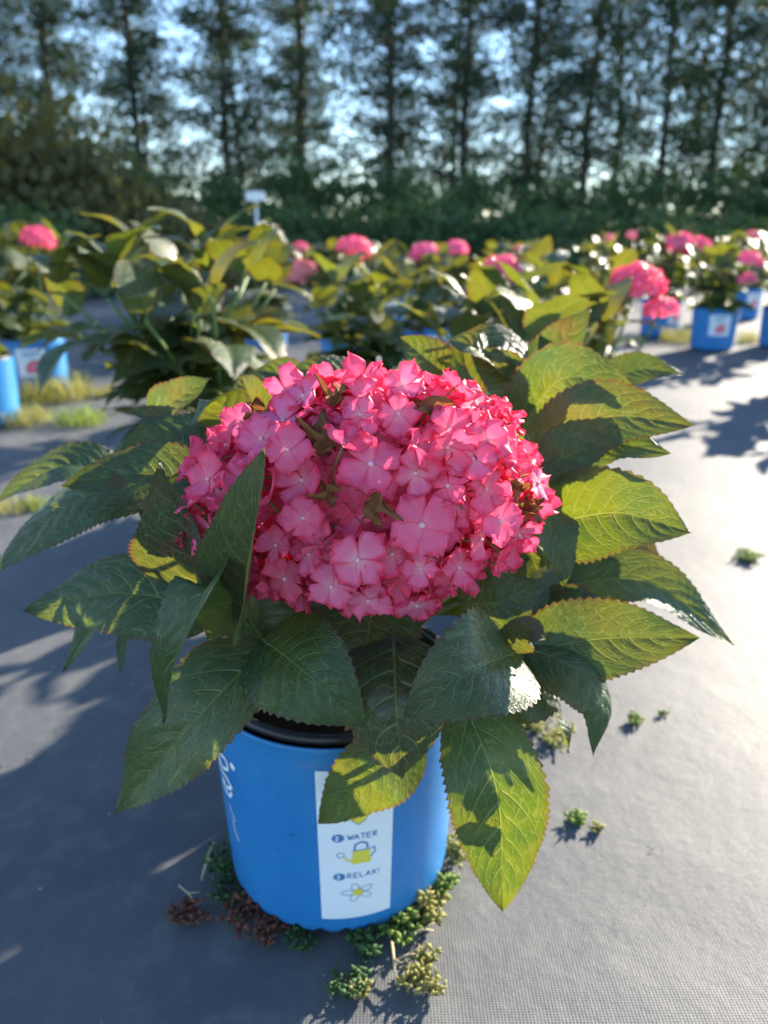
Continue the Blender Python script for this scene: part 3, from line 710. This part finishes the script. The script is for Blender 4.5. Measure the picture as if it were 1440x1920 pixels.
ROWS = [
 # column, distance, height, spread, stems, heads, label, pot label, tag turn
 (400, 1.58, .66, .38, 26, [], 'flowerless hydrangea with yellow-green glossy leaves, directly behind the large pink mophead on its left', 'blue pot hidden under the flowerless hydrangea behind the large mophead', 2.5),
 (965, 1.40, .56, .28, 16, [], 'leafy hydrangea with bronze-edged leaves standing just behind the top of the large mophead', 'blue pot under the bronze-leaved hydrangea behind the large mophead', 2.5),
 (1060, 2.15, .60, .30, 12, [(.10, -.16, .53, .095, 0, .1), (.16, -.18, .47, .06, 0, .1)], 'hydrangea whose bright pink head tips over to the right, beside the open fabric path', 'blue pot under the hydrangea with a drooping bright pink head', .4),
 (700, 2.15, .55, .27, 11, [], 'flowerless orange-tinged hydrangea between the leafy plants close behind the large mophead', 'blue pot under the flowerless orange-tinged hydrangea', 2.8),
 (900, 2.45, .60, .27, 9, [(.02, -.20, .545, .088, 0, .1), (.16, -.05, .575, .045, .6, 0)], 'hydrangea with one bright pink head and a small faded one, next to the drooping head', 'blue pot under the hydrangea with one bright and one faded head', -.5),
 (-28, 2.75, .60, .38, 16, [], 'pale yellow-green hydrangea without flowers above the blue pot with picture tag at the weeds', 'blue pot with red picture tag standing in yellow weeds', .45),
 (75, 3.3, .68, .42, 17, [(.17, -.2, .62, .09, 0, 0)], 'tall bushy hydrangea with a coral pink head and white-edged glossy leaves', 'blue pot with slanting white tag below the coral pink head', .3),
 (660, 3.3, .60, .30, 9, [(.02, -.08, .58, .10, 0, .2), (-.20, -.02, .49, .10, .75, .2)], 'hydrangea with one rosy head on top and a faded brownish head at its side', 'blue pot under the hydrangea with rosy and faded heads', .8),
 (800, 3.7, .58, .30, 9, [(-.02, -.08, .55, .10, 0, .9), (.12, 0, .57, .08, 0, .8)], 'hydrangea with two lilac pink heads side by side', 'blue pot under the hydrangea with two lilac pink heads', .2),
 (1235, 5.2, .64, .38, 13, [(.02, -.12, .56, .14, 0, .3), (.16, -.05, .55, .12, 0, .5), (-.25, 0, .62, .05, .6, .9)], 'wide hydrangea with two broad joined pink heads beside the bare path', 'blue pot with pale tag, under the wide hydrangea with joined heads', .5),
 (1333, 4.6, .56, .38, 13, [(.04, -.25, .50, .09, 0, .5), (.03, -.27, .40, .07, 0, .6)], 'low hydrangea with two small pink heads one above the other', 'blue pot with tilted white picture tag, on the path edge', -.15),
 (1462, 4.7, .58, .36, 11, [(-.05, -.1, .46, .12, 0, .3)], 'hydrangea with a single pink head, beside the one with two small heads', 'blue pot at the end of the path row with no tag showing', 2.6),
 (1390, 6.2, .64, .34, 9, [(-.02, 0, .60, .09, .5, .2)], 'hydrangea with a faded pink head behind the low one', 'blue pot in shade behind the path row', .2),
 (500, 4.6, .60, .34, 9, [(0, -.1, .575, .10, 0, .9), (.23, -.1, .56, .06, 0, .6)], 'hydrangea with one magenta head and a smaller one, in front of the white sign', 'blue pot under the hydrangea with the magenta head', .3),
 (300, 4.2, .58, .34, 9, [(.06, 0, .60, .05, .4, .3)], 'hydrangea with one small pink head behind the flowerless one', 'blue pot in the row behind the flowerless hydrangea', .1),
 (960, 4.6, .58, .34, 9, [(0, -.1, .54, .06, .5, 0)], 'hydrangea with small salmon coloured head far behind the large mophead', 'blue pot under the salmon headed hydrangea', .1),
 (-60, 4.4, .62, .34, 9, [], 'flowerless hydrangea in the far row before the olive brown thicket', 'blue pot in the far row before the olive brown thicket', .1),
 (1120, 6.0, .60, .34, 9, [(0, -.1, .60, .05, .6, .9)], 'hydrangea with a pale lilac head at the back of the plants', 'blue pot under the pale lilac head', .1),
 (730, 5.6, .52, .34, 9, [], 'flowerless hydrangea in the back row between lilac and rosy heads', 'blue pot in the back row without flowers above', .1),
 (1560, 3.5, .55, .32, 9, [], 'flowerless hydrangea whose shadow crosses the fabric path', 'blue pot of the plant whose shadow crosses the path', .1),
 (1700, 3.3, .55, .32, 9, [], 'hydrangea beside the path shading the fabric from the side', 'blue pot beside the path out at the side', .1),
]
for k, (px, Y, h, rad, nst, hl, lb, pl, tr) in enumerate(ROWS):
    hydrangea(GY(px, Y), h, rad, nst, lb, 900+k, hl, 1.1 if Y > 2 else (1.18 if Y > 1.5 else 1.18), .6, pot_label=pl, potrot=tr)

# ------------------------------------------------------------------ trees and shrubs beyond
TREELEAF = two_sided('tree_leaf', (.030, .055, .030), (.07, .12, .02), .22, .6, .25, .4, 2.0)
SHRUBLEAF = two_sided('shrub_leaf', (.065, .115, .045), (.14, .21, .03), .3, .6, .3, .4, 3.0)
BROWNLEAF = two_sided('brownish_shrub_leaf', (.12, .115, .05), (.24, .22, .05), .33, .7, .2, .4, 3.0)
BARK = simple('bark', (.075, .065, .055), .9, .15, .4, 8, .8, 25)
def leafcloud(mb, centers, per, spread, size, r):
    for c in centers:
        for _ in range(per):
            p = c+Vector((r.gauss(0, spread), r.gauss(0, spread), r.gauss(0, spread*.6)))
            d = Vector((r.gauss(0, 1), r.gauss(0, 1), r.gauss(0, .8)-.3)).normalized(); e = d.cross(Vector((r.gauss(0, 1), r.gauss(0, 1), r.gauss(0, 1)))).normalized()
            s_ = size*r.uniform(.6, 1.3)
            mb.add([p, p+d*s_*.45-e*s_*.3, p+d*s_, p+d*s_*.5+e*s_*.3], [(0, 1, 2, 3)])
def tree_proto(seed, H=9.0):
    r = random.Random(seed); tr = MB(); br = MB(); cr = MB()
    bx, by = r.uniform(-.15, .15), r.uniform(-.15, .15)
    def axis(z): return Vector((bx*math.sin(z*.5)+.05*math.sin(z*1.7+seed), by*math.sin(z*.6), z))
    zs = np.linspace(-.1, H, 14); tr.tube([axis(z) for z in zs], [.10*(1-z/H*.75)+(.03 if z < .2 else 0) for z in zs], 9)
    cen = []
    nb = 95
    for k in range(nb):
        z = .9+(H-1.3)*(k+r.random())/nb; a = k*2.4+r.uniform(-.5, .5); L = r.uniform(.8, 2.0)*(1-.4*z/H)
        d = Vector((math.cos(a), math.sin(a), r.uniform(-.05, .45))); p0 = axis(z)
        pts = [p0, p0+d*L*.5+Vector((0, 0, .04)), p0+d*L+Vector((0, 0, r.uniform(-.25, .1)))]
        br.tube(pts, [.022, .013, .005], 5)
        for q in (.35, .6, .8, 1.0):
            if r.random() < .84: cen.append(p0.lerp(pts[2], q)+Vector((r.gauss(0, .08), r.gauss(0, .08), r.gauss(0, .08))))
    leafcloud(cr, cen, 62, .18, .082, r)
    return (mesh('trunk', tr.v, tr.f, BARK), mesh('branches', br.v, br.f, BARK), mesh('crown', cr.v, cr.f, TREELEAF, smooth=False))
tp = [tree_proto(k) for k in range(4)]
def tree(loc, k, rz, sc, label, group):
    t = empty('tree', loc, rz); t.scale = (sc, sc, sc)
    for me, nm in zip(tp[k % 4], ('trunk', 'branches', 'crown')): link(nm, me, t)
    return tag(t, label, 'tree', group)
ORD = ['first','second','third','fourth','fifth','sixth','seventh','eighth','ninth','tenth','eleventh','twelfth','thirteenth']
TL = ['slender tree at the very end of the front row, past the tallest olive brown shrub', 'slender front-row tree rising directly behind the tallest olive brown shrub']+['slender dark tree in the front row, %s past the tallest olive brown shrub' % o for o in ORD]
cols = [-190, -20, 128, 272, 428, 575, 716, 862, 980, 1098, 1222, 1325, 1440, 1570, 1700]
for k, px in enumerate(cols):
    Y = 19.0+rng.uniform(-.5, .5); x = (px-720)/FPX*Y*.93
    tree((x, Y, -.03), k, rng.uniform(0, 6.28), rng.uniform(.95, 1.08), TL[k], 'front tree row')
for k in range(13):
    Y = 25+rng.uniform(-1, 1); x = -14+2.35*k+rng.uniform(-.5, .5)
    tree((x, Y, -.03), k+1, rng.uniform(0, 6.28), rng.uniform(.9, 1.05), 'dark tree of the second row, seen through gaps in the front tree row', 'second tree row')
def shrub_proto(seed, mat, n=70, per=44):
    r = random.Random(seed); st = MB(); cr = MB(); cen = []
    for k in range(n):
        a, e = r.uniform(0, 6.28), math.asin(r.uniform(.05, 1)); q = r.uniform(.55, .95)
        cen.append(Vector((math.cos(a)*math.cos(e)*q, math.sin(a)*math.cos(e)*q, math.sin(e)*q*.95+.03)))
    for c in cen[::3]: st.tube([(c.x*.1, c.y*.1, -.03), c*.5+Vector((0, 0, .1)), c], [.022, .014, .006], 5)
    leafcloud(cr, cen, per, .13, .095, r)
    return mesh('stems', st.v, st.f, BARK), mesh('foliage', cr.v, cr.f, mat, smooth=False)
sp = [shrub_proto(k, SHRUBLEAF) for k in range(3)]; bp_ = [shrub_proto(9+k, BROWNLEAF, 80, 48) for k in range(2)]
def shrub(loc, me, rz, sc, label, group=None):
    t = empty('shrub', loc, rz); t.scale = sc
    link('stems', me[0], t); link('foliage', me[1], t); return tag(t, label, 'shrub', group)
for k, (px, Y, w, h) in enumerate([(520, 11, .95, 1.05), (640, 11.5, 1.0, 1.0), (760, 11, .9, 1.12), (880, 11.6, 1.1, .98), (1000, 11.2, 1.0, 1.02), (1120, 12, 1.0, .95), (1260, 11.3, 1.1, .9), (1400, 11.7, 1.1, .88), (1530, 11, 1.0, .9), (400, 11.6, 1.0, .95)]):
    shrub(((px-720)/FPX*Y*.93, Y, -.03), sp[k % 3], rng.uniform(0, 6), (w, w, h), 'low rounded green hedge shrub between the white sign and the olive brown thicket' if px == 400 else 'low rounded green hedge shrub, %s beyond the white sign' % ORD[k], 'low hedge shrubs')
for k in range(13):
    Y = 16.2+rng.uniform(-.6, .6); x = -9.5+1.6*k
    shrub((x, Y, -.03), sp[k % 3], rng.uniform(0, 6), (1.25, 1.2, rng.uniform(1.7, 2.3)), 'dark shrub growing at the foot of the tree row', 'dark understorey shrubs')
for k, (px, Y, w, h, lb) in enumerate([(-60, 9.5, 1.6, 2.75, 'tallest olive brown shrub of the sloping thicket'), (95, 9.8, 1.3, 2.05, 'olive brown shrub sloping down beside the tallest of the thicket'), (215, 9.6, 1.05, 1.5, 'middle olive brown shrub in the sloping thicket'), (320, 9.3, .85, .98, 'lowest olive brown shrub at the end of the sloping thicket'), (30, 8.3, 1.1, .95, 'green-brown shrub in front of the sloping thicket')]):
    shrub(((px-720)/FPX*Y*.93, Y, -.03), bp_[k % 2] if k < 4 else sp[1], rng.uniform(0, 6), (w, w, h), lb)
# sign
sg = empty('row_sign', ((488-720)/FPX*6.6*.96, 6.6, -.03)); tag(sg, 'small white board on a thin white post in front of the hedge', 'sign')
mb = MB(); mb.tube([(0, 0, 0), (0, 0, .93)], .010, 10); mb.build('post', SIGNW, sg)
def box(mb, x0, x1, y0, y1, z0, z1):
    mb.add([(x, y, z) for z in (z0, z1) for y in (y0, y1) for x in (x0, x1)], [(0, 2, 3, 1), (4, 5, 7, 6), (0, 1, 5, 4), (2, 6, 7, 3), (0, 4, 6, 2), (1, 3, 7, 5)])
mb = MB(); box(mb, -.075, .075, -.020, -.011, .90, .968); mb.build('board', SIGNW, sg, smooth=False)

# ------------------------------------------------------------------ weeds and litter on the fabric
WEED = two_sided('weed_green', (.20, .30, .06), (.34, .42, .05), .35, .6, .3, .4, 60)
WEEDY = two_sided('weed_yellow', (.32, .31, .10), (.46, .42, .06), .35, .6, .3, .4, 60)
WEEDR = two_sided('weed_red', (.20, .075, .05), (.30, .09, .04), .3, .6, .3, .5, 60)
WEEDD = two_sided('weed_dark', (.06, .13, .04), (.14, .22, .03), .3, .6, .3, .4, 60)
STRAW = simple('dry_straw', (.42, .33, .20), .8, .2, .4, 50, .4)
def succulent(name, loc, mat, rad, h, nst, leafl, label, cat, seed, group=None, axis=None):
    """a spreading weed of short stems packed with small fleshy leaves"""
    r = random.Random(seed); root = empty(name, loc); tag(root, label, cat, group)
    st = MB(); lf = MB()
    for k in range(nst):
        a = r.uniform(0, 6.28); d = rad*math.sqrt(r.random())
        tip = Vector((d*math.cos(a), d*math.sin(a), h*r.uniform(.5, 1)*(1-.5*(d/rad)**2)))
        if axis: tip = Vector(axis)*r.uniform(.2, 1)+Vector((r.gauss(0, rad*.25), r.gauss(0, rad*.25), abs(r.gauss(0, h*.5))))
        p0 = Vector((tip.x*.5, tip.y*.5, -.002)); st.tube([p0, (p0+tip)/2, tip], [.0009, .0007, .0005], 4)
        for q in range(8):
            f = .15+.85*q/7; p = p0.lerp(tip, f); ang = q*2.4+k; t_ = Vector((math.cos(ang), math.sin(ang), r.uniform(.1, .9))).normalized()
            e = t_.orthogonal().normalized(); g = t_.cross(e); l = leafl*r.uniform(.7, 1.5); wd = l*.22
            lf.add([p, p+t_*l*.55+e*wd, p+t_*l*.55+g*wd*.6, p+t_*l*.55-e*wd, p+t_*l*.55-g*wd*.6, p+t_*l], [(0, 1, 2), (0, 2, 3), (0, 3, 4), (0, 4, 1), (5, 2, 1), (5, 3, 2), (5, 4, 3), (5, 1, 4)])
    st.build('stems', STEM, root); lf.build('leaves', mat, root); return root
def onpot(deg, extra=0.006):
    a = R(deg); r = RB+extra; return POT+Vector((r*math.sin(a), -r*math.cos(a), 0))
WD = [
 (onpot(-78, .012), WEEDD, .022, .050, 16, .008, 'small upright green weed against the left side of the blue pot'),
 (onpot(-62, .010), WEEDD, .024, .030, 18, .008, 'dark green weed tucked under the left foot of the blue pot'),
 (onpot(-45, .014), WEEDR, .024, .022, 16, .009, 'reddish weed mat by the front left foot of the blue pot'),
 (onpot(-30, .012), WEEDR, .020, .018, 14, .008, 'brown-red weed tuft at the front of the blue pot'),
 (onpot(-14, .006), WEEDD, .016, .014, 12, .007, 'tiny green weed creeping below the pot front'),
 (onpot(14, .010), WEEDD, .018, .020, 12, .010, 'rosette of dark green leaves at the pot front under the care strip'),
 (onpot(33, .008), WEED, .022, .034, 20, .009, 'bright fleshy weed leaning on the front right of the blue pot'),
 (onpot(45, .010), WEEDY, .018, .036, 18, .009, 'yellow fleshy weed on the right foot of the blue pot'),
 (onpot(62, .006), WEED, .016, .026, 14, .008, 'small green weed on the right side of the blue pot'),
 (onpot(84, .006), WEEDY, .020, .045, 16, .008, 'pale weed rising along the right edge of the blue pot'),
 (G(795, 1822), WEEDY, .024, .020, 24, .008, 'yellow-green moss-like clump on the fabric at the shadow edge'),
 (G(652, 1845), WEEDD, .016, .020, 12, .008, 'small dark green sprig in the shadow before the pot'),
 (G(675, 1862), WEEDY, .008, .012, 8, .007, 'tiny yellow sprig touching the dark green sprig'),
 (G(1405, 1045), WEED, .026, .022, 24, .010, 'grassy green tuft alone on the sunlit fabric'),
 (G(1188, 1345), WEED, .012, .010, 10, .007, 'small green tuft on the sunlit fabric near the pot'),
 (G(1010, 1370), WEEDY, .045, .018, 40, .008, 'wide pale weed mat on the fabric under the right leaves'),
 (G(1083, 1530), WEED, .011, .012, 9, .008, 'little star-shaped green seedling on the fabric'),
 (G(1122, 1552), WEEDY, .007, .008, 7, .006, 'tiny pale seedling next to the star-shaped one'),
 (G(1245, 1335), WEED, .006, .006, 6, .005, 'single speck of green seedling on the sunlit fabric'),
]
for k, (loc, m, rad, h, n_, l, lb) in enumerate(WD):
    succulent('weed', Vector(loc)+Vector((0, 0, -.004)), m, rad*1.15, h*.72, int(n_*.75), l*1.15, lb, 'weed', 70+k)
def grasses(loc, mat, rad, h, n, label, seed, bl=.0016):
    r = random.Random(seed); root = empty('weed', loc); tag(root, label, 'weed'); mb = MB()
    for _ in range(n):
        a, d = r.uniform(0, 6.28), rad*math.sqrt(r.random()); p = Vector((d*math.cos(a), d*math.sin(a), -.004)); b = r.uniform(0, 6.28); hh = h*r.uniform(.4, 1.1)
        q = p+Vector((math.cos(b)*hh*.35, math.sin(b)*hh*.35, hh*.7)); e = q+Vector((math.cos(b)*hh*.5, math.sin(b)*hh*.5, hh*.05)); w = Vector((-math.sin(b), math.cos(b), 0))*bl
        mb.add([p-w, p+w, q-w*.8, q+w*.8, e], [(0, 1, 3, 2), (2, 3, 4)])
    mb.build('blades', mat, root); return root
for k, (px, py, m, rad, h, n, lb) in enumerate([
 (95, 745, WEEDY, .16, .13, 520, 'dry yellow grassy weed beside the pot with red picture tag'),
 (40, 790, WEEDY, .10, .08, 260, 'low straw coloured weed before the tagged pot'),
 (150, 790, WEED, .10, .07, 240, 'thin green weed spreading on the fabric beside the yellow grass'),
 (205, 738, WEEDY, .07, .06, 150, 'small yellow weed tuft behind the spreading green weed'),
 (30, 950, WEEDY, .06, .03, 120, 'flat pale weed under the long left leaves'),
 (75, 945, WEED, .05, .03, 80, 'flat green weed under the long left leaves'),
 (1275, 640, WEEDY, .12, .12, 260, 'yellow weed growing between two pots at the path edge'),
 (1180, 700, WEED, .10, .07, 200, 'green weed at the foot of the plants by the path'),
 (1400, 640, WEEDY, .08, .10, 140, 'dry weed beside the tilted tag pot')]):
    grasses(G(px, py), m, rad, h, n, lb, 170+k)
def twig(px, py, px2, py2, w, label, mat=STRAW):
    a, b = G(px, py, .004), G(px2, py2, .003); o = empty('twig', a); tag(o, label, 'twig')
    m_ = (b-a)*.5+Vector((0, 0, .004)); mb = MB(); mb.tube([(0, 0, 0), m_, b-a], [w, w*.85, w*.5], 6); mb.build('shaft', mat, o)
    mb = MB(); mb.tube([m_, m_+(b-a)*.25+Vector((.006, .004, .004))], [w*.6, w*.3], 5); mb.build('side_shoot', mat, o)
twig(402, 1580, 378, 1648, .0022, 'pale dry twig lying left of the pot foot')
twig(440, 1668, 335, 1712, .0012, 'thin red stem running out from the pot foot', WEEDR)
twig(335, 1660, 372, 1700, .0010, 'thin straw crossing the red stem')
twig(735, 1765, 742, 1845, .0016, 'dry straw piece beside the moss-like clump')
twig(770, 1752, 815, 1745, .0016, 'short straw piece behind the moss-like clump')
twig(742, 1800, 790, 1790, .0012, 'straw sliver leading into the moss-like clump')
# the red stem's leaves
succulent('weed', G(350, 1712)+Vector((0, 0, -.004)), WEEDR, .024, .010, 12, .009, 'red-leaved weed at the end of the thin red stem', 'weed', 300)
# grit
mb = MB(); r = random.Random(5)
for _ in range(420):
    x, y = r.uniform(-.7, 1.2), r.uniform(.35, 2.4); s_ = r.choice((.0007, .001, .0014, .0022)); c = Vector((x, y, s_*.2-.004))
    mb.add([c+Vector((s_*r.uniform(.6, 1.2), 0, 0)), c+Vector((0, s_*r.uniform(.6, 1.2), 0)), c-Vector((s_, 0, 0)), c-Vector((0, s_, 0)), c+Vector((0, 0, s_*.9))], [(0, 1, 4), (1, 2, 4), (2, 3, 4), (3, 0, 4)])
tag(mb.build('grit', simple('grit', (.24, .21, .17), .9, .2, .6, 300), smooth=False), 'scattered grit and crumbs of soil on the fabric', 'grit', kind='stuff')
